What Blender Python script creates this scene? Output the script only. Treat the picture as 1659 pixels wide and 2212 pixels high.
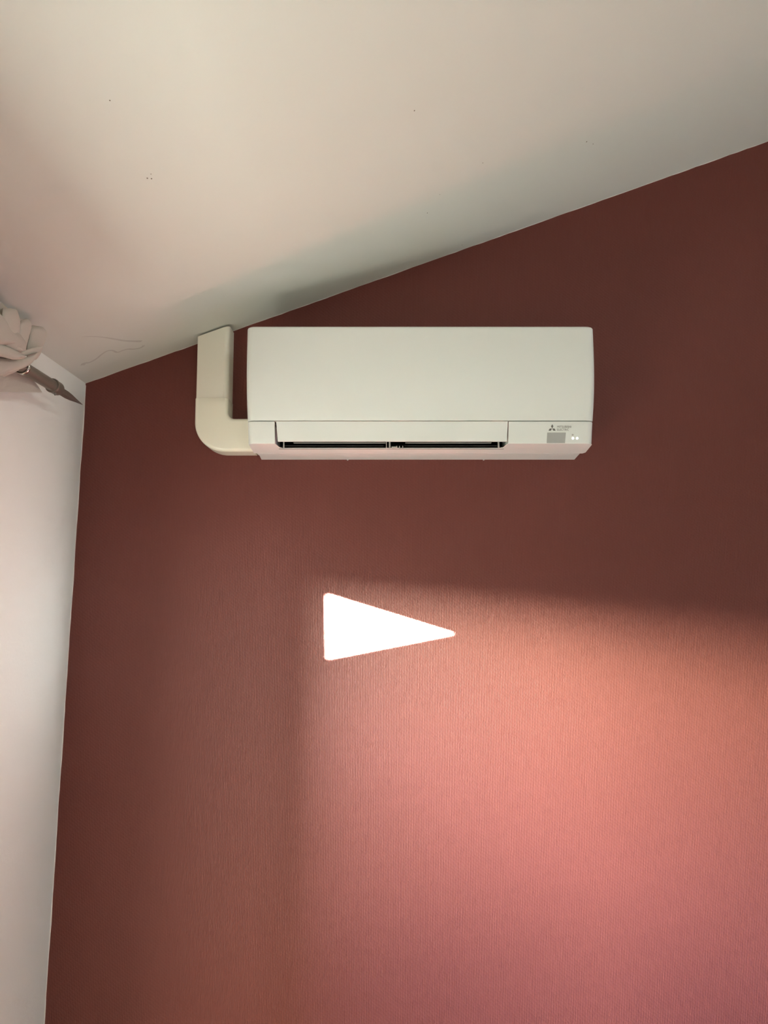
import bpy, bmesh, math, random
from mathutils import Vector, Matrix

for o in list(bpy.data.objects):
    bpy.data.objects.remove(o, do_unlink=True)
S = bpy.context.scene
COL = S.collection
PI = math.pi
R = math.radians

# ------------------------------------------------------------------ camera
cam_d = bpy.data.cameras.new('camera')
cam_d.sensor_fit = 'HORIZONTAL'
cam_d.sensor_width = 36.0
cam_d.lens = 36.0 * 1661.0 / 1659.0
cam_d.clip_start = 0.02
cam = bpy.data.objects.new('camera', cam_d)
COL.objects.link(cam)
cam.location = (0.0, -1.97, 1.55)
cam.rotation_euler = (R(90) + math.atan(171.0 / 1661.0), 0, 0)
S.camera = cam

# ------------------------------------------------------------------ view
S.view_settings.view_transform = 'Standard'
S.view_settings.look = 'None'
S.view_settings.gamma = 1.0
S.view_settings.exposure = 0.26
S.view_settings.use_curve_mapping = False

# ------------------------------------------------------------------ world and lights
SKY_COL = (1.12, 1.04, 0.92)
SKY_STRENGTH = 10.5
SUN_STRENGTH = 1250.0
SUN_COL = (0.86, 1.0, 1.0)
STRIP_POWER = 2250.0
STRIP_COL = (1.0, 1.26, 1.08)
BOUNCE_POWER = 42.0
BOUNCE_COL = (0.98, 1.02, 0.89)
MID_POWER = 1600.0
MID_COL = (1.0, 1.22, 2.1)
RIGHT_POWER = 0.9
RIGHT_COL = (1.0, 1.0, 0.95)
BACK_POWER = 10.5
BACK_COL = (1.0, 0.97, 0.92)

W = bpy.data.worlds.new('sky')
S.world = W
W.use_nodes = True
nt = W.node_tree
nt.nodes['Background'].inputs[0].default_value = (*SKY_COL, 1)
nt.nodes['Background'].inputs[1].default_value = SKY_STRENGTH

# the low sun: a narrow beam through a triangular hole added in the right wall to shape it
SUN_DIR = Vector((-1.0, 0.85, -0.05)).normalized()
sun_d = bpy.data.lights.new('sun', 'SUN')
sun_d.energy = SUN_STRENGTH
sun_d.color = SUN_COL
sun_d.angle = R(0.24)
sun = bpy.data.objects.new('sun', sun_d)
COL.objects.link(sun)
sun.location = (6, -4, 3)
sun.rotation_euler = SUN_DIR.to_track_quat('-Z', 'Y').to_euler()


def area(name, loc, direction, sx, sy, power, color):
    d = bpy.data.lights.new(name, 'AREA')
    d.shape = 'RECTANGLE'
    d.size = sx
    d.size_y = sy
    d.energy = power
    d.color = color
    o = bpy.data.objects.new(name, d)
    COL.objects.link(o)
    o.location = loc
    o.rotation_euler = Vector(direction).to_track_quat('-Z', 'Y').to_euler()
    return o


# bright low evening sky far outside the left window
a_ = R(50)
e_ = R(7.0)
sdir = Vector((math.sin(a_) * math.cos(e_), math.cos(a_) * math.cos(e_), -math.sin(e_)))
area('low_sky_light', (-4.83, -4.16, 2.34), sdir, 1.9, 0.52, STRIP_POWER, STRIP_COL)
# the wider, bluer sky above it
area('mid_sky_light', (-4.9, -2.75, 2.95), Vector((-1.0, -1.15, 1.2)) - Vector((-4.9, -2.75, 2.95)), 4.2, 1.0, MID_POWER, MID_COL)
# lamp added over the lawn for light coming up through the left window
area('ground_bounce_light', (-1.48, -1.10, 0.06), (0, 0, 1), 0.6, 1.2, BOUNCE_POWER, BOUNCE_COL)

# narrow fill lamp added high at the right wall to brighten the left wall
rl = area('right_fill_light', (2.66, -1.0, 2.85), (-3.46, 0.65, -1.25), 0.8, 0.5, RIGHT_POWER, RIGHT_COL)
rl.data.spread = R(42)
# fill lamp added at the back wall, mainly for the air conditioner front
area('back_fill_light', (1.3, -4.17, 1.45), (0, 1, 0), 1.1, 1.0, BACK_POWER, BACK_COL)

# ------------------------------------------------------------------ materials


def mat(name, color, rough=0.5, spec=0.5, metal=0.0, var=0.04, scale=8.0, bump=0.0, bscale=60.0, emit=None):
    m = bpy.data.materials.new(name)
    m.use_nodes = True
    t = m.node_tree
    b = t.nodes['Principled BSDF']
    b.inputs['Roughness'].default_value = rough
    b.inputs['Specular IOR Level'].default_value = spec
    b.inputs['Metallic'].default_value = metal
    tc = t.nodes.new('ShaderNodeTexCoord')
    n = t.nodes.new('ShaderNodeTexNoise')
    n.inputs['Scale'].default_value = scale
    n.inputs['Detail'].default_value = 3
    t.links.new(tc.outputs['Object'], n.inputs['Vector'])
    mx = t.nodes.new('ShaderNodeMix')
    mx.data_type = 'RGBA'
    c = Vector(color)
    mx.inputs[6].default_value = (*(c * (1 - var)), 1)
    mx.inputs[7].default_value = (*[min(1, q) for q in c * (1 + var)], 1)
    t.links.new(n.outputs['Fac'], mx.inputs[0])
    t.links.new(mx.outputs[2], b.inputs['Base Color'])
    if bump > 0:
        n2 = t.nodes.new('ShaderNodeTexNoise')
        n2.inputs['Scale'].default_value = bscale
        n2.inputs['Detail'].default_value = 4
        t.links.new(tc.outputs['Object'], n2.inputs['Vector'])
        bp = t.nodes.new('ShaderNodeBump')
        bp.inputs['Strength'].default_value = bump
        bp.inputs['Distance'].default_value = 0.002
        t.links.new(n2.outputs['Fac'], bp.inputs['Height'])
        t.links.new(bp.outputs['Normal'], b.inputs['Normal'])
    if emit:
        b.inputs['Emission Color'].default_value = (*emit[0], 1)
        b.inputs['Emission Strength'].default_value = emit[1]
    return m


def wallpaper_mat():
    """Painted woven glass-fibre wallpaper: fine vertical ribs broken into staggered dashes."""
    m = bpy.data.materials.new('red_woven_wallpaper')
    m.use_nodes = True
    t = m.node_tree
    L = t.links.new
    b = t.nodes['Principled BSDF']
    b.inputs['Roughness'].default_value = 0.48
    b.inputs['Specular IOR Level'].default_value = 0.5
    tc = t.nodes.new('ShaderNodeTexCoord')
    sp = t.nodes.new('ShaderNodeSeparateXYZ')
    L(tc.outputs['Object'], sp.inputs[0])

    def M(op, a, b_=None, c=None):
        n = t.nodes.new('ShaderNodeMath')
        n.operation = op
        for i, v in enumerate((a, b_, c)):
            if v is None:
                continue
            if isinstance(v, (int, float)):
                n.inputs[i].default_value = v
            else:
                L(v, n.inputs[i])
        return n.outputs[0]
    # slow wander so that the weave is not ruler-straight
    nz = t.nodes.new('ShaderNodeTexNoise')
    nz.inputs['Scale'].default_value = 45
    nz.inputs['Detail'].default_value = 2
    L(tc.outputs['Object'], nz.inputs['Vector'])
    wob = M('MULTIPLY', M('SUBTRACT', nz.outputs['Fac'], 0.5), 0.55)
    u = M('ADD', M('DIVIDE', sp.outputs[0], 0.0041), wob)
    col = M('FLOOR', u)
    wn = t.nodes.new('ShaderNodeTexWhiteNoise')
    wn.noise_dimensions = '1D'
    L(col, wn.inputs['W'])
    v = M('ADD', M('DIVIDE', sp.outputs[2], 0.0088), M('ADD', M('MULTIPLY', col, 0.37), M('MULTIPLY', wn.outputs['Value'], 0.22)))
    v = M('ADD', v, M('MULTIPLY', wob, 1.5))
    ribs = M('POWER', M('ABSOLUTE', M('SINE', M('MULTIPLY', u, PI))), 0.7)
    dash = M('POWER', M('ABSOLUTE', M('SINE', M('MULTIPLY', v, PI))), 0.5)
    h = M('MULTIPLY', ribs, M('ADD', 0.25, M('MULTIPLY', dash, 0.75)))
    n3 = t.nodes.new('ShaderNodeTexNoise')
    n3.inputs['Scale'].default_value = 300
    L(tc.outputs['Object'], n3.inputs['Vector'])
    h = M('ADD', h, M('MULTIPLY', n3.outputs['Fac'], 0.35))
    bp = t.nodes.new('ShaderNodeBump')
    bp.inputs['Strength'].default_value = 0.8
    bp.inputs['Distance'].default_value = 0.0006
    L(h, bp.inputs['Height'])
    L(bp.outputs['Normal'], b.inputs['Normal'])
    n4 = t.nodes.new('ShaderNodeTexNoise')
    n4.inputs['Scale'].default_value = 3
    n4.inputs['Detail'].default_value = 3
    L(tc.outputs['Object'], n4.inputs['Vector'])
    mx = t.nodes.new('ShaderNodeMix')
    mx.data_type = 'RGBA'
    mx.inputs[6].default_value = (0.157, 0.0345, 0.0240, 1)
    mx.inputs[7].default_value = (0.169, 0.0385, 0.0275, 1)
    L(n4.outputs['Fac'], mx.inputs[0])
    L(mx.outputs[2], b.inputs['Base Color'])
    return m


MAT = dict(
    red=wallpaper_mat(),
    ceil=mat('matt_ceiling_paint', (0.725, 0.745, 0.69), 0.9, 0.2, var=0.012, scale=3, bump=0.10, bscale=90),
    white=mat('white_wall_paint', (0.855, 0.885, 0.835), 0.85, 0.25, var=0.015, scale=4, bump=0.12, bscale=110),
    caulk=mat('white_caulk', (0.80, 0.78, 0.74), 0.7, 0.3, var=0.05, scale=40),
    floor=mat('oak_floor', (0.46, 0.36, 0.25), 0.5, 0.4, var=0.2, scale=6),
    ac=mat('white_gloss_plastic', (0.84, 0.88, 0.84), 0.42, 0.4, var=0.006, scale=3),
    acl=mat('white_satin_plastic', (0.80, 0.81, 0.79), 0.40, 0.4, var=0.006, scale=3),
    dark=mat('black_plastic', (0.006, 0.0055, 0.005), 0.6, 0.1, var=0.1),
    grey=mat('dark_grey_plastic', (0.085, 0.078, 0.070), 0.4, 0.5, var=0.1, scale=20),
    guide=mat('charcoal_plastic', (0.050, 0.046, 0.042), 0.4, 0.3, var=0.1, scale=20),
    vane=mat('mid_grey_plastic', (0.22, 0.21, 0.19), 0.35, 0.5, var=0.05, scale=20),
    pin=mat('pale_grey_plastic', (0.55, 0.54, 0.50), 0.35, 0.5, var=0.05, scale=20),
    duct=mat('cream_trunking_plastic', (0.89, 0.865, 0.74), 0.38, 0.45, var=0.008, scale=4),
    elbow=mat('cream_elbow_plastic', (0.96, 0.945, 0.79), 0.22, 0.5, var=0.008, scale=4),
    print=mat('grey_print', (0.17, 0.17, 0.155), 0.5, 0.3, var=0.05, scale=30),
    sensor=mat('grey_sensor_window', (0.43, 0.44, 0.42), 0.25, 0.5, var=0.01),
    mark=mat('pale_grey_print', (0.50, 0.50, 0.47), 0.5, 0.3, var=0.02),
    led=mat('lit_indicator', (0.9, 0.9, 0.9), 0.4, 0.3, emit=((1, 1, 0.98), 3.0)),
    rod=mat('brushed_pewter', (0.27, 0.25, 0.215), 0.45, 0.5, metal=0.75, var=0.08, scale=30),
    chrome=mat('satin_nickel', (0.62, 0.58, 0.54), 0.22, 0.5, metal=1.0, var=0.03, scale=30),
    cloth=mat('beige_cotton', (0.52, 0.495, 0.435), 0.9, 0.15, var=0.03, scale=25, bump=0.25, bscale=500),
    crack=mat('bare_plaster', (0.60, 0.605, 0.56), 0.9, 0.1, var=0.08, scale=60),
    speck=mat('brown_specks', (0.25, 0.22, 0.18), 0.8, 0.2, var=0.1, scale=60),
    frame=mat('white_window_paint', (0.78, 0.78, 0.76), 0.4, 0.4, var=0.01),
    stone=mat('lawn_and_blocker_green', (0.05, 0.06, 0.03), 0.9, 0.1, var=0.2, scale=4),
)

# ------------------------------------------------------------------ helpers


def obj(name, bm, m, parent=None, smooth=None, bevel=None):
    bmesh.ops.recalc_face_normals(bm, faces=bm.faces)
    me = bpy.data.meshes.new(name)
    bm.to_mesh(me)
    bm.free()
    me.materials.append(MAT[m])
    o = bpy.data.objects.new(name, me)
    COL.objects.link(o)
    if parent is not None:
        o.parent = parent
    if bevel:
        md = o.modifiers.new('bevel', 'BEVEL')
        md.width = bevel[0]
        md.segments = bevel[1]
        md.limit_method = 'ANGLE'
        md.angle_limit = R(35)
    if smooth is not None:
        for p in me.polygons:
            p.use_smooth = True
        me.set_sharp_from_angle(angle=R(smooth))
    return o


def tag(o, label=None, cat=None, group=None, kind=None):
    for k, v in (('label', label), ('category', cat), ('group', group), ('kind', kind)):
        if v:
            o[k] = v
    return o


def empty(name, loc):
    o = bpy.data.objects.new(name, None)
    COL.objects.link(o)
    o.location = loc
    o.empty_display_size = 0.05
    return o


def part_of(o, root):
    """mesh built in world coordinates -> child of root"""
    o.parent = root
    o.matrix_parent_inverse = Matrix.Translation(-Vector(root.location))
    return o


def add_box(bm, x0, x1, y0, y1, z0, z1):
    v = [bm.verts.new(p) for p in ((x0, y0, z0), (x1, y0, z0), (x1, y1, z0), (x0, y1, z0),
                                   (x0, y0, z1), (x1, y0, z1), (x1, y1, z1), (x0, y1, z1))]
    for f in ((0, 1, 2, 3), (4, 7, 6, 5), (0, 4, 5, 1), (1, 5, 6, 2), (2, 6, 7, 3), (3, 7, 4, 0)):
        bm.faces.new([v[i] for i in f])
    return v


def box(*a):
    bm = bmesh.new()
    add_box(bm, *a)
    return bm


def loft(rings, close=True, caps=True):
    """rings: list of equally long closed point lists"""
    bm = bmesh.new()
    V = [[bm.verts.new(p) for p in r] for r in rings]
    n = len(rings[0])
    for a, b in zip(V[:-1], V[1:]):
        for i in range(n if close else n - 1):
            j = (i + 1) % n
            bm.faces.new((a[i], a[j], b[j], b[i]))
    if caps:
        bm.faces.new(V[0])
        bm.faces.new(V[-1])
    return bm


def tube(p0, p1, r0, r1=None, n=24):
    p0, p1 = Vector(p0), Vector(p1)
    r1 = r0 if r1 is None else r1
    d = (p1 - p0).normalized()
    q = d.to_track_quat('Z', 'Y')
    rings = []
    for p, r in ((p0, r0), (p1, r1)):
        rings.append([p + q @ Vector((math.cos(2 * PI * i / n) * r, math.sin(2 * PI * i / n) * r, 0)) for i in range(n)])
    return loft(rings)


def prism(poly, axis_pts):
    """poly: list of (x,z); extruded in y between the two values"""
    y0, y1 = axis_pts
    return loft([[(x, y0, z) for x, z in poly], [(x, y1, z) for x, z in poly]])


# ------------------------------------------------------------------ the room
CZ0, CSL = 2.3798, 0.36826            # ceiling height = CZ0 + CSL * x


def cz(x):
    return CZ0 + CSL * x


def lx(z):                             # the left wall leans a little
    return -0.7819 + 0.0240 * (z - 2.0919)


XR, YB, TH = 2.7, -4.2, 0.30
# red accent wall (front face in the plane y = 0)
bm = prism([(-1.15, -0.1), (XR + 0.1, -0.1), (XR + 0.1, cz(XR + 0.1) + 0.05), (-1.15, cz(-1.15) + 0.05)], (0.0, 0.12))
w = obj('wall_front', bm, 'red')
tag(w, 'brick-red accent wall covered in finely ribbed woven wallpaper', 'wall', kind='structure')

# ceiling, one sloping slab
bm = bmesh.new()
rings = []
for y in (YB - 0.1, 0.0):
    rings.append([(-1.2, y, cz(-1.2)), (XR + 0.1, y, cz(XR + 0.1)), (XR + 0.1, y, cz(XR + 0.1) + 0.1), (-1.2, y, cz(-1.2) + 0.1)])
bm.free()
ceiling = obj('ceiling', loft(rings), 'ceil')
tag(ceiling, 'sloping off-white ceiling rising to the right', 'ceiling', kind='structure')

# floor
fl = obj('floor', box(-1.1, XR, YB, 0.0, -0.1, 0.0), 'floor')
tag(fl, 'light oak floor below the picture', 'floor', kind='structure')

# left wall with the tall window opening (jamb just outside the picture)
WJ0, WJ1, WZ0, WZ1 = -0.70, -1.70, 0.12, 1.73


def left_block(bm, y0, y1, z0, z1, top_slope=False):
    v = add_box(bm, 0, 1, y1, y0, z0, z1)
    for p in v:
        outer = p.co.x < 0.5
        z = p.co.z
        if top_slope and z > 1.75:
            x_in = lx(cz(-0.78))
            z = cz(-0.80) + 0.04 if not outer else cz(-1.1) + 0.02
            z = cz(-0.782) + (0.02 if not outer else -0.03)
        p.co.z = z
        p.co.x = (-1.1 if outer else lx(z))


bm = bmesh.new()
left_block(bm, 0.0, WJ0, 0.0, 2.09, True)
left_block(bm, WJ0, WJ1, WZ1, 2.09, True)
left_block(bm, WJ0, WJ1, 0.0, WZ0)
left_block(bm, WJ1, YB, 0.0, 2.09, True)
wl = obj('wall_left', bm, 'white')
tag(wl, 'off-white side wall left of the red wall', 'wall', kind='structure')

# right and back walls; the right wall has a triangular hole added to shape the sun patch
TRI = [(-0.148, 1.5406), (-0.1444, 1.3813), (0.1742, 1.4426)]     # sun patch on the red wall (x, z)
hole = []
for x, z in TRI:
    t = (x - XR) / SUN_DIR.x
    hole.append((-SUN_DIR.y * t, z - SUN_DIR.z * t))
bm = bmesh.new()
outer = [(YB, 0.0), (0.0, 0.0), (0.0, cz(XR)), (YB, cz(XR))]
for xx in (XR, XR + 0.004):
    vo = [bm.verts.new((xx, y, z)) for y, z in outer]
    vh = [bm.verts.new((xx, y, z)) for y, z in hole]
    ed = [bm.edges.new((vo[i], vo[(i + 1) % 4])) for i in range(4)] + [bm.edges.new((vh[i], vh[(i + 1) % 3])) for i in range(3)]
    bmesh.ops.triangle_fill(bm, use_beauty=True, use_dissolve=False, edges=ed)
wr = obj('wall_right', bm, 'white')
tag(wr, 'off-white wall to the right, outside the picture, with a triangular hole added to shape the sun patch', 'wall', kind='structure')
bm = prism([(-1.1, 0.0), (XR, 0.0), (XR, cz(XR)), (-1.1, cz(-1.1))], (YB, YB - 0.1))
wb = obj('wall_back', bm, 'white')
tag(wb, 'plain off-white gable wall behind the viewer', 'wall', kind='structure')

bm = bmesh.new()  # frame added around the back fill lamp; the wall has no opening
for a in ((0.70, 0.75, YB, YB + 0.05, 0.90, 2.00), (1.85, 1.90, YB, YB + 0.05, 0.90, 2.00), (0.75, 1.85, YB, YB + 0.05, 0.90, 0.95), (0.75, 1.85, YB, YB + 0.05, 1.95, 2.00)):
    add_box(bm, *a)
wf2 = obj('fill_frame_back', bm, 'frame')
tag(wf2, 'white frame added round the fill lamp at the wall behind the viewer', 'window', kind='structure')
bm = bmesh.new()  # frame added around the right fill lamp; the wall behind stays closed
for a in ((XR - 0.05, XR, -1.50, -1.45, 2.50, 3.20), (XR - 0.05, XR, -0.55, -0.50, 2.50, 3.20), (XR - 0.05, XR, -1.45, -0.55, 2.50, 2.55), (XR - 0.05, XR, -1.45, -0.55, 3.15, 3.20)):
    add_box(bm, *a)
wf3 = obj('fill_frame_right', bm, 'frame')
tag(wf3, 'white frame added round the fill lamp at the right wall outside the picture', 'window', kind='structure')
# box added over the left window to cast shade on the ceiling corner
sb = obj('shade_box', box(-0.80, -0.678, WJ1 - 0.1, -0.675, 1.67, 1.925), 'frame', bevel=(0.004, 2))
tag(sb, 'white box added over the left window to shade the ceiling, just outside the picture', 'trim', kind='structure')
# frame of the left window
bm = bmesh.new()
for a in ((-1.08, -1.02, WJ0, WJ0 - 0.04, WZ0, WZ1), (-1.08, -1.02, WJ1, WJ1 + 0.04, WZ0, WZ1),
          (-1.08, -1.02, WJ1, WJ0, WZ0, WZ0 + 0.04)):
    add_box(bm, *a)
wf = obj('window_1', bm, 'frame')
tag(wf, 'white window frame in the left wall just outside the picture', 'window', kind='structure')
# ground outside, dark so that it bounces little sun
tr = obj('ground', box(-2.75, -1.1, -2.75, 1.0, -0.15, 0.0), 'stone')
tag(tr, 'dark lawn outside the left window', 'ground', kind='structure')
# unseen mass added beyond the lawn, cuts the low sky light lower down
rings = []
for i in range(41):
    y = -2.75 + 3.7 * i / 40
    h = 1.69 + 0.01 * math.sin(y * 7)
    rings.append([(-2.75, y, -0.01), (-2.25, y, -0.01), (-2.25 - 0.02 * math.sin(y * 9), y, h * 0.55), (-2.30, y, h - 0.10), (-2.42, y, h - 0.02), (-2.5, y, h), (-2.58, y, h - 0.02), (-2.70, y, h - 0.10), (-2.75, y, h * 0.55)])
hd = obj('light_blocker', loft(rings), 'stone', smooth=60)
part_of(hd, tr)

# caulk bead in the corner between the red wall and the left wall, a little ragged
random.seed(4)
rings = []
n = 90
for i in range(n + 1):
    z = 0.0 + (2.086 - 0.0) * i / n
    wv = 0.0022 + 0.0008 * math.sin(z * 23) * math.sin(z * 7.1) + random.uniform(-0.0005, 0.0005)
    x = lx(z)
    rings.append([(x - 0.002, 0.001, z), (x - 0.002, -0.0022, z), (x + wv * 0.6, -0.0014, z), (x + wv, 0.001, z)])
c = obj('trim_1', loft(rings), 'caulk', smooth=60)
tag(c, 'thin ragged white caulk bead in the corner of the red wall', 'trim', kind='structure')
rings = []
n = 150
for i in range(n + 1):
    x = lx(2.09) + (XR - lx(2.09)) * i / n
    wv = 0.0011 + random.uniform(-0.0008, 0.0008)
    rings.append([(x, 0.001, cz(x) + 0.002), (x, -0.0012, cz(x) + 0.001), (x, -0.0007, cz(x) - wv * 0.6), (x, 0.001, cz(x) - wv)])
c = obj('trim_2', loft(rings), 'caulk', smooth=60)
tag(c, 'thin uneven paint line where red wall meets ceiling', 'trim', kind='structure')

# ceiling marks: two raised hairline cracks and a few specks


def ceil_ribbon(pts, wds):
    rings = []
    for i, (x, y) in enumerate(pts):
        a = Vector(pts[max(i - 1, 0)])
        b = Vector(pts[min(i + 1, len(pts) - 1)])
        d = (b - a).normalized()
        nrm = Vector((-d.y, d.x)) * wds[i]
        p = Vector((x, y))
        q0, q1 = p - nrm, p + nrm
        rings.append([(q0.x, q0.y, cz(q0.x) - 0.0001), (q1.x, q1.y, cz(q1.x) - 0.0001), (p.x, p.y, cz(p.x) - 0.0003)])
    return loft(rings)


def dense(pts, k=4):
    out = []
    for i in range(len(pts) - 1):
        p0, p1, p2, p3 = (Vector(pts[max(i - 1, 0)]), Vector(pts[i]), Vector(pts[i + 1]), Vector(pts[min(i + 2, len(pts) - 1)]))
        for j in range(k):
            t = j / k
            out.append(0.5 * ((2 * p1) + (p2 - p0) * t + (2 * p0 - 5 * p1 + 4 * p2 - p3) * t * t + (3 * p1 - p0 - 3 * p2 + p3) * t ** 3))
    out.append(Vector(pts[-1]))
    return out


c1 = [(-0.7453, -0.1169), (-0.7364, -0.1255), (-0.7277, -0.1188), (-0.7082, -0.1259), (-0.6893, -0.1409), (-0.6734, -0.1481), (-0.6637, -0.1406), (-0.6593, -0.1208), (-0.646, -0.1202), (-0.6335, -0.1168), (-0.6227, -0.1045), (-0.6084, -0.0992), (-0.5983, -0.106)]
c2 = [(-0.6892, -0.2682), (-0.6744, -0.2552), (-0.6564, -0.2324), (-0.6404, -0.2017), (-0.6239, -0.1699), (-0.6068, -0.1475), (-0.5951, -0.1346)]
d1 = dense(c1)
w1 = [0.0055 if i < 4 else (0.0032 if i < 12 else 0.0022 + 0.0012 * (i / len(d1))) for i in range(len(d1))]
d2 = dense(c2)
w2 = [0.0006 + 0.0042 * (i / len(d2)) for i in range(len(d2))]
for d, wd in ((d1, w1), (d2, w2)):
    k = obj('crack', ceil_ribbon(d, wd), 'crack', ceiling)
    k['label'] = 'faint grey plaster crack'
sp = [(-0.3946, -0.7523, 2.2), (-0.3892, -0.7474, 2.0), (-0.3863, -0.7598, 1.3), (-0.3863, -0.952, 1.6), (0.4511, -0.3508, 2.4), (0.4715, -0.3297, 1.6),
      (0.0539, -0.6834, 2.0), (0.0997, -0.2789, 1.8), (0.2105, -0.4169, 1.5), (0.205, -0.0316, 1.2), (0.1237, -0.3455, 1.0)]
bm = bmesh.new()
for x, y, r in sp:
    bmesh.ops.create_icosphere(bm, subdivisions=1, radius=1.0, matrix=Matrix.Translation((x, y, cz(x))) @ Matrix.Diagonal((r * 0.0008, r * 0.0010, 0.0006, 1)))
k = obj('fly_specks', bm, 'speck', ceiling)
k['kind'] = 'stuff'

# ------------------------------------------------------------------ air conditioner
AX0, AX1 = -0.3264, 0.4996
SEAM = 1.9525
BOT = 1.9005
AC = empty('air_conditioner', (0.0866, 0.0, 1.889))
tag(AC, 'white wall-mounted split air conditioner indoor unit high on the red wall', 'air conditioner')


def yf(z):
    """front profile of the casing"""
    P = [(1.895, -0.158), (1.9005, -0.160), (1.9525, -0.1735), (2.00, -0.1895), (2.05, -0.1985), (2.10, -0.2005), (2.14, -0.1995), (2.18, -0.197)]
    if z <= P[0][0]:
        return P[0][1]
    for (a, ya), (b, yb) in zip(P[:-1], P[1:]):
        if z <= b:
            t = (z - a) / (b - a)
            return ya + (yb - ya) * t
    return P[-1][1]


def smooth_yf(z):
    return sum(yf(z + d) for d in (-0.02, -0.01, 0, 0.01, 0.02)) / 5 if SEAM + 0.02 < z < 2.15 else yf(z)


def plan(x0, x1, yfr, rl, rr, inset=0.0, yb=0.0, n=7):
    """plan outline, back left -> front left -> front right -> back right"""
    x0 += inset
    x1 -= inset
    yfr += inset
    out = [(x0, yb)]
    if rl > 0:
        for i in range(n + 1):
            a = PI + (PI / 2) * i / n
            out.append((x0 + rl + rl * math.cos(a), yfr + rl + rl * math.sin(a)))
    else:
        out.append((x0, yfr))
    if rr > 0:
        for i in range(n + 1):
            a = 1.5 * PI + (PI / 2) * i / n
            out.append((x1 - rr + rr * math.cos(a), yfr + rr + rr * math.sin(a)))
    else:
        out.append((x1, yfr))
    out.append((x1, yb))
    return out


def casing(x0, x1, zs, rl, rr, bev_top=0.0, bev_bot=0.0, yb=0.0, off=0.0):
    rings = []
    zl = []
    if bev_bot:
        for i in range(4):
            a = (PI / 2) * i / 4
            zl.append((zs[0] + bev_bot * (1 - math.sin(a)) * 0 + bev_bot * (1 - math.cos(a)), bev_bot * (1 - math.sin(a))))
    zl += [(z, 0.0) for z in zs if z >= zs[0] + bev_bot and z <= zs[-1] - bev_top]
    if bev_top:
        for i in range(5):
            a = (PI / 2) * i / 4
            zl.append((zs[-1] - bev_top + bev_top * math.sin(a), bev_top * (1 - math.cos(a))))
    for z, ins in zl:
        rings.append([(x, y, z) for x, y in plan(x0, x1, smooth_yf(z) + off, rl, rr, ins, yb)])
    return loft(rings)


zs = [SEAM + 0.001 + (2.1765 - SEAM - 0.001) * i / 24 for i in range(25)]
p = part_of(obj('front_panel', casing(AX0, AX1, zs, 0.016, 0.016, 0.005, 0.0012), 'ac', smooth=40), AC)
p['label'] = 'large smooth white front panel'
VX0, VX1 = -0.2565, 0.2945        # the louvre opening
zl_ = [BOT, BOT + 0.013, BOT + 0.026, BOT + 0.039, SEAM - 0.001]
part_of(obj('end_cover', casing(AX0 + 0.0005, VX0 - 0.0042, zl_, 0.016, 0.0, 0.001, 0.0012), 'ac', smooth=40), AC)
ec = part_of(obj('end_cover', casing(VX1 + 0.0022, AX1 - 0.0005, zl_, 0.0, 0.016, 0.001, 0.0012), 'ac', smooth=40), AC)
# inner chassis that fills the gaps behind the seams
bm = bmesh.new()
add_box(bm, AX0 + 0.006, AX1 - 0.006, -0.155, -0.001, 1.945, 2.16)
add_box(bm, VX0 - 0.006, VX1 + 0.006, -0.060, -0.001, 1.897, 1.95)
part_of(obj('chassis', bm, 'grey'), AC)
# black outlet duct behind the louvre: back wall, roof
bm = bmesh.new()
prof = [(-0.150, 1.944), (-0.092, 1.944), (-0.064, 1.915), (-0.064, 1.905), (-0.0605, 1.905), (-0.0605, 1.9445), (-0.150, 1.9445)]
rings = [[(x, y, z) for y, z in prof] for x in (VX0 - 0.004, VX1 + 0.002)]
part_of(obj('outlet_duct', loft(rings), 'dark'), AC)
# bottom tray with the notch for the outlet
LIPY = -0.121


def zb(y):
    return 1.8915 + (BOT - 1.8915) * (-y - 0.076) / (0.160 - 0.076)


bm = bmesh.new()
poly = [(AX0 + 0.0018, -0.076), (AX0 + 0.0018, -0.150), (AX0 + 0.006, -0.1565), (AX0 + 0.013, -0.1592), (VX0 - 0.0042, -0.1592), (VX0 + 0.004, LIPY - 0.006), (VX0 + 0.010, LIPY),
        (VX1 - 0.012, LIPY), (VX1 - 0.005, LIPY - 0.006), (VX1 + 0.0015, -0.1592), (AX1 - 0.012, -0.1592), (AX1 - 0.004, -0.1565), (AX1 - 0.0003, -0.150), (AX1 + 0.0015, -0.085), (AX1 - 0.004, -0.076)]
rings = [[(x, y, zb(y)) for x, y in poly], [(x, y, zb(y) + 0.0016) for x, y in poly]]
tray = part_of(obj('bottom_tray', loft(rings), 'acl', bevel=(0.0012, 2)), AC)
# thicker rear section of the bottom, set in at both ends
bm = bmesh.new()
rings = []
for dz, ins in ((0.0, 0.0012), (0.0012, 0.0), (0.0065, 0.0)):
    rings.append([(AX0 + 0.008 + ins, -0.0005, 1.8892 + dz), (AX0 + 0.013 + ins, -0.0755, 1.8912 + dz), (AX1 - 0.010 - ins, -0.0755, 1.8912 + dz), (AX1 - 0.005 - ins, -0.0005, 1.8892 + dz)])
part_of(obj('rear_base', loft(rings), 'acl'), AC)
# the dark lower guide inside the outlet
rings = [[(x, LIPY + 0.003, 1.8968), (x, -0.104, 1.9035), (x, -0.086, 1.9090), (x, -0.064, 1.9110), (x, -0.064, 1.8975), (x, LIPY + 0.003, 1.8955)] for x in (VX0, VX1 - 0.002)]
part_of(obj('outlet_guide', loft(rings), 'guide'), AC)
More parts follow.
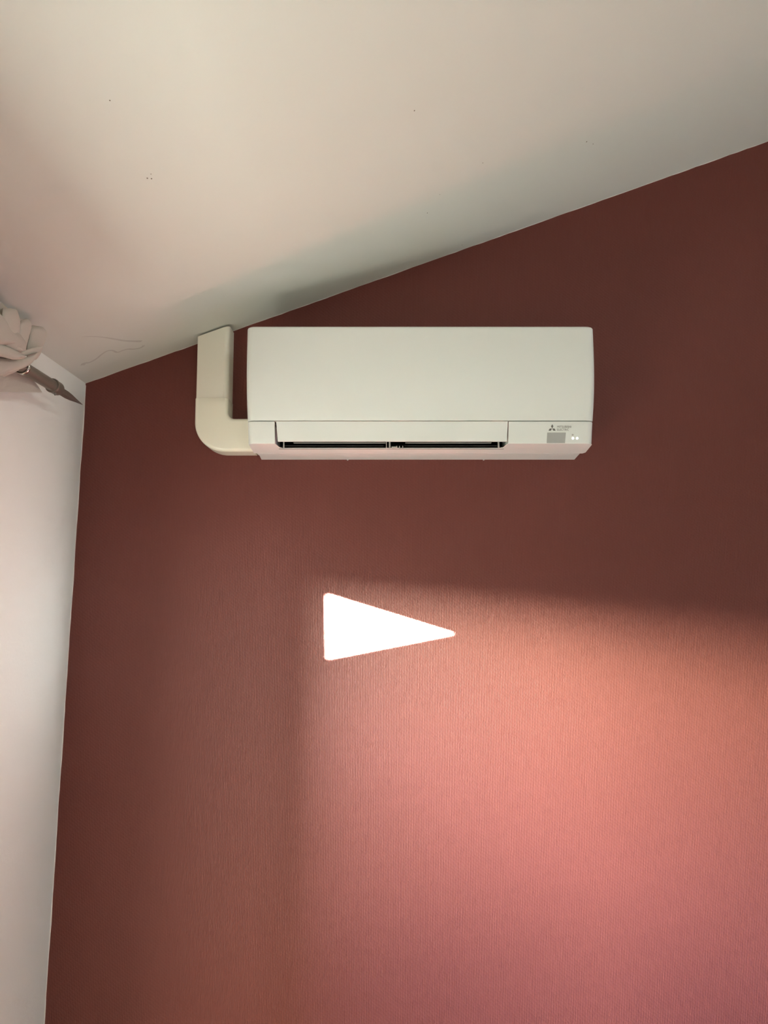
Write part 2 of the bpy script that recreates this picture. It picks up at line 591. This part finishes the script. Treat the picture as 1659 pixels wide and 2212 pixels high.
# main horizontal louvre
zz = [1.9058, 1.9068, 1.9120, 1.9250, 1.9400, 1.9508, 1.9518]
rings = []
for i, z in enumerate(zz):
    e = 0.0008 if i in (0, len(zz) - 1) else 0.0
    y0 = yf(z) + e
    tap = 0.0030 * (SEAM - z) / (SEAM - 1.9058)
    rings.append([(VX0 + tap, y0, z), (VX1 - tap * 0.4, y0, z), (VX1 - tap * 0.4, y0 + 0.005, z), (VX0 + tap, y0 + 0.005, z)])
lv = part_of(obj('louvre', loft(rings), 'ac', smooth=30), AC)
lv['label'] = 'wide white horizontal louvre, open by a slit'
# small inner vane halves and their pivots
for x0, x1 in ((-0.221, 0.004), (0.052, 0.262)):
    part_of(obj('inner_vane', box(x0, x1, -0.122, -0.112, 1.9098, 1.9107), 'pin'), AC)
for x0, x1 in ((VX0 + 0.012, -0.001), (0.050, VX1 - 0.016)):
    part_of(obj('vane_rod', tube((x0, -0.108, 1.9050), (x1, -0.108, 1.9050), 0.0007, n=8), 'vane'), AC)
for x, r in ((VX0 + 0.0135, 0.0018), (0.0060, 0.0011), (0.0140, 0.0022), (VX1 - 0.0165, 0.0022)):
    pv = part_of(obj('pivot_post', tube((x, -0.131, 1.8965), (x, -0.131, 1.921), r, r, 12), 'pin'), AC)
for a in ((0.0185, 0.0295, 1.8965, 1.9000), (0.0300, 0.0325, 1.8965, 1.9015), (0.0365, 0.0385, 1.8965, 1.9015), (0.0445, 0.0465, 1.8965, 1.9015)):
    part_of(obj('latch', box(a[0], a[1], -0.128, -0.120, a[2], a[3]), 'pin', bevel=(0.0005, 2)), AC)
for x in (-0.094, 0.258):
    part_of(obj('screw_cap', tube((x, -0.0035, 1.8888), (x, -0.0035, 1.8870), 0.0022, 0.0018, 12), 'acl'), AC)

# the printed emblem, the lettering, sensor window and lights on the right end cover


def on_cover(x, z, out=0.0004):
    return (x, yf(z) - out, z)


def decal(polys, m, name, th=0.0004, seat=0.0):
    bm = bmesh.new()
    for poly in polys:
        a = [bm.verts.new(on_cover(x, z, th)) for x, z in poly]
        b = [bm.verts.new(on_cover(x, z, -0.0003)) for x, z in poly]
        bm.faces.new(a)
        bm.faces.new(b)
        n = len(poly)
        for i in range(n):
            bm.faces.new((a[i], a[(i + 1) % n], b[(i + 1) % n], b[i]))
    o = obj(name, bm, m)
    o.parent = ec
    return o


cx_, cz_ = 0.4003, 1.9352
rh = 0.0098
polys = []
for ang in (90, 210, 330):
    a = R(ang)
    d = Vector((math.cos(a), math.sin(a)))
    nrm = Vector((-d.y, d.x))
    c0 = Vector((cx_, cz_))
    polys.append([tuple(c0 + d * 0.0003), tuple(c0 + d * rh * 0.5 + nrm * rh * 0.289), tuple(c0 + d * rh), tuple(c0 + d * rh * 0.5 - nrm * rh * 0.289)])
decal(polys, 'print', 'emblem')['label'] = 'grey three-diamond emblem'


def lettering(body, x0, x1, z0, z1):
    cu = bpy.data.curves.new('lettering', 'FONT')
    cu.body = body
    cu.size = 1.0
    cu.extrude = 0.0
    cu.offset = 0.0
    cu.resolution_u = 6
    tmp = bpy.data.objects.new('lettering_tmp', cu)
    COL.objects.link(tmp)
    bpy.context.view_layer.update()
    me = bpy.data.meshes.new_from_object(tmp.evaluated_get(bpy.context.evaluated_depsgraph_get()))
    bpy.data.objects.remove(tmp, do_unlink=True)
    bpy.data.curves.remove(cu)
    xs = [v.co.x for v in me.vertices]
    ys = [v.co.y for v in me.vertices]
    ax, bx, ay, by = min(xs), max(xs), min(ys), max(ys)
    for v in me.vertices:
        x = x0 + (v.co.x - ax) / (bx - ax) * (x1 - x0)
        z = z0 + (v.co.y - ay) / (by - ay) * (z1 - z0)
        v.co = on_cover(x, z, 0.0005)
    me.materials.append(MAT['print'])
    o = bpy.data.objects.new('lettering', me)
    COL.objects.link(o)
    o.parent = ec
    return o


lettering('MITSUBISHI', 0.4122, 0.4452, 1.9368, 1.9416)
lettering('ELECTRIC', 0.4122, 0.4402, 1.9302, 1.9350)
sw = decal([[(0.3890, 1.9258), (0.4332, 1.9258), (0.4318, 1.9016), (0.3886, 1.9016)]], 'sensor', 'sensor_window', 0.0005)
sw['label'] = 'translucent grey rectangular sensor window'
for x, z in ((0.4508, 1.9127), (0.4606, 1.9127)):
    decal([[(x + 0.0026 * math.cos(2 * PI * i / 14), z + 0.0024 * math.sin(2 * PI * i / 14)) for i in range(14)]], 'led', 'indicator_light', 0.0007)['label'] = 'small lit white indicator dot'
decal([[(0.4498 + 0.0024 * math.cos(2 * PI * i / 12), 1.9206 + 0.0021 * math.sin(2 * PI * i / 12)) for i in range(12)]], 'mark', 'power_symbol', 0.0004)

# ------------------------------------------------------------------ pipe trunking
DU = empty('pipe_trunking', (-0.435, 0.0, 1.90))
tag(DU, 'cream plastic pipe trunking with elbow running from air conditioner up to the ceiling', 'trunking')


def rounded_section(x0, x1, yd, rl, rr, n=6):
    return plan(x0, x1, -yd, rl, rr, n=n)


sec = rounded_section(-0.4768, -0.3960, 0.060, 0.0035, 0.0135)
bm = loft([[(x, y, 2.030) for x, y in sec], [(x, y, cz(x) - 0.0065) for x, y in sec]])
part_of(obj('straight_length', bm, 'duct', smooth=40), DU)

# elbow: stations (outer x, z, inner x, z) along the bend
cxo, czo, ro = -0.4030, 1.9765, 0.0762
ci, zi, ri = -0.3790, 2.0005, 0.0160
st_ = [(-0.4792, 2.0375, -0.3948, 2.0375), (-0.4792, 2.0365, -0.3948, 2.0365), (-0.4792, 2.005, -0.3950, 2.018)]
for i in range(17):
    a = PI + (PI / 2) * i / 16
    st_.append((cxo + ro * math.cos(a), czo + 0.0765 * math.sin(a), ci - ri * math.cos(a - PI), zi - ri * math.sin(a - PI)))
st_ += [(-0.360, 1.9000, -0.360, 1.9845), (-0.3285, 1.9000, -0.3285, 1.9845)]
rings = []
dep, rr = 0.0625, 0.0095
for q, (ox, oz, ix, iz) in enumerate(st_):
    O, I = Vector((ox, oz)), Vector((ix, iz))
    d = (I - O).normalized()
    e = 0.0008 if q == 0 else 0.0
    O, I, dp = O + d * e, I - d * e, dep - e
    ring = [(O.x, 0.0, O.y)]
    for i in range(7):
        a = (PI / 2) * i / 6
        p = O + d * (rr * (1 - math.cos(a)))
        ring.append((p.x, -(dp - rr) - rr * math.sin(a), p.y))
    for i in range(7):
        a = (PI / 2) * (1 - i / 6)
        p = I - d * (rr * (1 - math.cos(a)))
        ring.append((p.x, -(dp - rr) - rr * math.sin(a), p.y))
    ring.append((I.x, 0.0, I.y))
    rings.append(ring)
el = part_of(obj('elbow', loft(rings), 'elbow', smooth=40), DU)
el['label'] = 'glossier cream elbow piece'

# ------------------------------------------------------------------ curtain rod
RX, RZ = -0.720, 1.994
ROD = empty('curtain_rod', (RX, -1.0, RZ))
tag(ROD, 'brushed grey metal curtain rod with spear-shaped finial below the ceiling corner', 'curtain rod')
part_of(obj('pole', tube((RX, -1.95, RZ), (RX, -0.330, RZ), 0.0124, n=32), 'rod', smooth=40), ROD)
# collar: a sleeve with a raised rim
rings = []
for y, r in ((-0.340, 0.0126), (-0.340, 0.0152), (-0.3385, 0.0160), (-0.336, 0.0160), (-0.3350, 0.0150), (-0.311, 0.0150), (-0.307, 0.0138), (-0.3065, 0.006)):
    rings.append([(RX + r * math.cos(2 * PI * i / 32), y, RZ + r * math.sin(2 * PI * i / 32)) for i in range(32)])
col_ = part_of(obj('collar', loft(rings), 'rod', smooth=35), ROD)
obj('set_screw', tube((RX + 0.003, -0.329, RZ - 0.013), (RX + 0.003, -0.329, RZ - 0.0195), 0.0022, 0.0018, 12), 'rod', col_)
# spear finial: flat blade with a ridge, narrowing to a point
rings = []
for y, hw, tk in ((-0.315, 0.0080, 0.0040), (-0.290, 0.0086, 0.0038), (-0.262, 0.0086, 0.0034), (-0.236, 0.0070, 0.0028), (-0.204, 0.0036, 0.0018), (-0.170, 0.0006, 0.0006)):
    zc = RZ - 0.001
    ang = R(62)
    u = Vector((math.cos(ang), 0, math.sin(ang)))
    v = Vector((-math.sin(ang), 0, math.cos(ang)))
    c = Vector((RX, y, zc))
    rings.append([c + u * hw, c + u * hw * 0.25 + v * tk, c - u * hw, c - u * hw * 0.25 - v * tk])
fn = part_of(obj('finial', loft(rings), 'rod'), ROD)
obj('finial_stud', tube((RX + 0.004, -0.299, RZ - 0.001), (RX + 0.0080, -0.299, RZ - 0.003), 0.0022, 0.0016, 12), 'chrome', fn)
# wall bracket hidden in the bunched cloth
for y in (-1.05, -1.85):
    bm = tube((lx(RZ) - 0.001, y, RZ), (RX, y, RZ), 0.007, n=16)
    part_of(obj('bracket', bm, 'rod', smooth=40), ROD)

# ------------------------------------------------------------------ bunched curtain
CU = empty('curtain', (RX, -0.70, 1.90))
tag(CU, 'beige cotton curtain bunched up and thrown over the curtain rod', 'curtain')
FOLDS = {
    'A': [
        ((-0.6650, -0.7826, 2.0074), (-0.6650, -0.7001, 2.0319)),
        ((-0.6650, -0.7905, 1.9779), (-0.6650, -0.6590, 2.0256)),
        ((-0.6650, -0.7781, 1.9633), (-0.6650, -0.6374, 2.0129)),
        ((-0.6650, -0.7494, 1.9577), (-0.6650, -0.6191, 2.0038)),
        ((-0.6650, -0.6978, 1.9644), (-0.6650, -0.6199, 1.9941)),
    ],
    'B': [
        ((-0.6800, -0.6462, 2.0523), (-0.6800, -0.5926, 2.0700)),
        ((-0.6800, -0.6473, 2.0298), (-0.6800, -0.5765, 2.0555)),
        ((-0.6800, -0.6387, 2.0116), (-0.6800, -0.5744, 2.0348)),
        ((-0.6800, -0.6223, 2.0001), (-0.6800, -0.5764, 2.0181)),
        ((-0.6800, -0.6027, 1.9953), (-0.6800, -0.5841, 2.0049)),
    ],
    'C': [
        ((-0.6920, -0.5518, 2.0635), (-0.6920, -0.5245, 2.0762)),
        ((-0.6920, -0.5578, 2.0487), (-0.6920, -0.5043, 2.0714)),
        ((-0.6920, -0.5596, 2.0301), (-0.6920, -0.5116, 2.0464)),
        ((-0.6920, -0.5616, 2.0141), (-0.6920, -0.5193, 2.0253)),
        ((-0.6920, -0.5532, 2.0043), (-0.6920, -0.5275, 2.0116)),
    ],
    'D': [
        ((-0.7020, -0.4850, 2.0773), (-0.7020, -0.4363, 2.0907)),
        ((-0.7020, -0.4936, 2.0638), (-0.7020, -0.4163, 2.0878)),
        ((-0.7020, -0.4978, 2.0464), (-0.7020, -0.4150, 2.0753)),
        ((-0.7020, -0.5037, 2.0276), (-0.7020, -0.4280, 2.0523)),
        ((-0.7020, -0.5022, 2.0131), (-0.7020, -0.4388, 2.0322)),
        ((-0.7020, -0.4933, 2.0028), (-0.7020, -0.4579, 2.0137)),
    ],
    'S1': [
        ((-0.6620, -0.7831, 1.9578), (-0.6620, -0.7799, 1.9270)),
        ((-0.6620, -0.6811, 1.9747), (-0.6620, -0.6788, 1.9517)),
        ((-0.6620, -0.6402, 1.9797), (-0.6620, -0.6381, 1.9593)),
        ((-0.6620, -0.6143, 1.9812), (-0.6620, -0.6128, 1.9670)),
        ((-0.6620, -0.5854, 1.9825), (-0.6620, -0.5869, 1.9785)),
    ],
    'S2': [
        ((-0.6720, -0.6224, 1.9915), (-0.6720, -0.6216, 1.9840)),
        ((-0.6720, -0.6055, 1.9970), (-0.6720, -0.6062, 1.9864)),
        ((-0.6720, -0.5877, 1.9985), (-0.6720, -0.5886, 1.9903)),
        ((-0.6720, -0.5765, 1.9968), (-0.6720, -0.5762, 1.9942)),
    ],
    'S3': [
        ((-0.6840, -0.5690, 1.9938), (-0.6840, -0.5612, 1.9892)),
        ((-0.6840, -0.5479, 2.0051), (-0.6840, -0.5394, 1.9969)),
        ((-0.6840, -0.5223, 2.0179), (-0.6840, -0.5134, 2.0087)),
        ((-0.6840, -0.4916, 2.0315), (-0.6840, -0.4864, 2.0200)),
        ((-0.6840, -0.4716, 2.0380), (-0.6840, -0.4751, 2.0312)),
    ],
    'S4': [
        ((-0.6800, -0.7476, 1.9373), (-0.6800, -0.7421, 1.8846)),
        ((-0.6800, -0.6436, 1.9626), (-0.6800, -0.6401, 1.9284)),
        ((-0.6800, -0.6021, 1.9721), (-0.6800, -0.5996, 1.9477)),
        ((-0.6800, -0.5620, 1.9862), (-0.6800, -0.5563, 1.9674)),
        ((-0.6800, -0.5293, 2.0009), (-0.6800, -0.5239, 1.9870)),
        ((-0.6800, -0.4992, 2.0178), (-0.6800, -0.5022, 2.0076)),
    ],
    'H': [
        ((-0.7420, -0.6337, 1.9496), (-0.7420, -0.4300, 2.0040)),
        ((-0.7420, -0.6319, 1.9316), (-0.7420, -0.4020, 1.9920)),
        ((-0.7420, -0.6332, 1.9143), (-0.7420, -0.3770, 1.9825)),
        ((-0.7420, -0.6349, 1.9021), (-0.7420, -0.3560, 1.9740)),
    ],
}
OUT = Vector((0.70, -1.42, -0.45)).normalized()     # the cloth bulges out into the room


def pillow(rows, th, name, back=1.0, n=12, sharp=0.0):
    """a soft roll of cloth lofted through rows of (edge, edge) points"""
    rings = []
    rows = [(Vector(a), Vector(b)) for a, b in rows]
    # rounded ends
    k = len(rows)
    fine = []
    for i in range(k - 1):
        for j in range(4):
            t = j / 4
            def cr(idx):
                p0, p1, p2, p3 = rows[max(i - 1, 0)][idx], rows[i][idx], rows[i + 1][idx], rows[min(i + 2, k - 1)][idx]
                return 0.5 * ((2 * p1) + (p2 - p0) * t + (2 * p0 - 5 * p1 + 4 * p2 - p3) * t * t + (3 * p1 - p0 - 3 * p2 + p3) * t ** 3)
            fine.append((cr(0), cr(1)))
    fine.append(rows[-1])
    m = len(fine)
    for q, (a, b) in enumerate(fine):
        s = q / (m - 1)
        e = max(0.10, min(1.0, 2.4 * min(s, 1 - s) ** 0.5))
        c = (a + b) / 2
        h = (b - a) / 2
        ring = []
        for i in range(n):
            an = 2 * PI * i / n
            sx = math.cos(an)
            sy = math.sin(an)
            sx = math.copysign(abs(sx) ** 0.85, sx)
            d = th * e * sy * (1.0 if sy > 0 else back)
            ring.append(c + h * sx + OUT * d)
        rings.append(ring)
    o = obj(name, loft(rings), 'cloth', smooth=50)
    sd = o.modifiers.new('sub', 'SUBSURF')
    sd.levels = sd.render_levels = 1
    return part_of(o, CU)


pillow(FOLDS['A'], 0.030, 'fold')
pillow(FOLDS['B'], 0.022, 'fold')
pillow(FOLDS['C'], 0.018, 'fold')
pillow(FOLDS['D'], 0.024, 'fold')
pillow(FOLDS['S1'], 0.016, 'swathe')
pillow(FOLDS['S2'], 0.006, 'swathe')
pillow(FOLDS['S3'], 0.008, 'swathe')
pillow(FOLDS['S4'], 0.016, 'swathe')
# hanging corner: a thin sheet with a slight wave
rows = FOLDS['H']
top, bot = [], []
rings = []
for i, (a, b) in enumerate(rows):
    a, b = Vector(a), Vector(b)
    f, g = [], []
    for j in range(13):
        t = j / 12
        p = a.lerp(b, t)
        p = p + Vector((0.010 * math.sin(t * 7.0 + 0.5 * i) * (0.4 + 0.2 * i) + 0.0, 0, 0))
        f.append(p + Vector((0.0012, 0, 0)))
        g.append(p - Vector((0.0012, 0, 0)))
    rings.append(f + g[::-1])
o = obj('hanging_corner', loft(rings), 'cloth', smooth=40)
part_of(o, CU)
# the rest of the bundle, running on over the rod outside the picture
rings = []
for i in range(15):
    s = i / 14
    y = -0.50 - 0.62 * s
    e = max(0.12, min(1.0, 2.5 * min(s, 1 - s) ** 0.5))
    ring = []
    for j in range(20):
        an = 2 * PI * j / 20
        r = 0.052 * e * (1 + 0.16 * math.sin(5 * an + 9 * s) + 0.08 * math.sin(3 * an - 14 * s))
        ring.append((RX + 0.004 + r * math.cos(an) * 0.95, y, RZ + 0.012 + r * math.sin(an) * 1.15))
    rings.append(ring)
o = obj('bundle', loft(rings), 'cloth', smooth=60)
part_of(o, CU)
# metal eyelet ring round the rod at the edge of the cloth
rings = []
for i in range(24):
    a = 2 * PI * i / 24
    c = Vector((RX + 0.0145 * math.cos(a), -0.478, RZ + 0.0145 * math.sin(a)))
    d = Vector((math.cos(a), 0, math.sin(a)))
    rings.append([c + d * 0.0025 * math.cos(b) + Vector((0, 0.005 * math.sin(b), 0)) for b in [2 * PI * k / 10 for k in range(10)]])
rings.append(rings[0])
bm = loft(rings, caps=False)
bmesh.ops.remove_doubles(bm, verts=bm.verts, dist=1e-6)
part_of(obj('eyelet', bm, 'chrome', smooth=60), CU)['label'] = 'shiny metal eyelet ring'

# ------------------------------------------------------------------ cycles light paths
S.cycles.max_bounces = 5
S.cycles.diffuse_bounces = 4
S.cycles.use_adaptive_sampling = True
S.cycles.adaptive_threshold = 0.1
S.cycles.adaptive_min_samples = 20
S.cycles.use_guiding = True
S.cycles.guiding_training_samples = 64
S.cycles.sample_clamp_indirect = 0
S.cycles.caustics_refractive = False
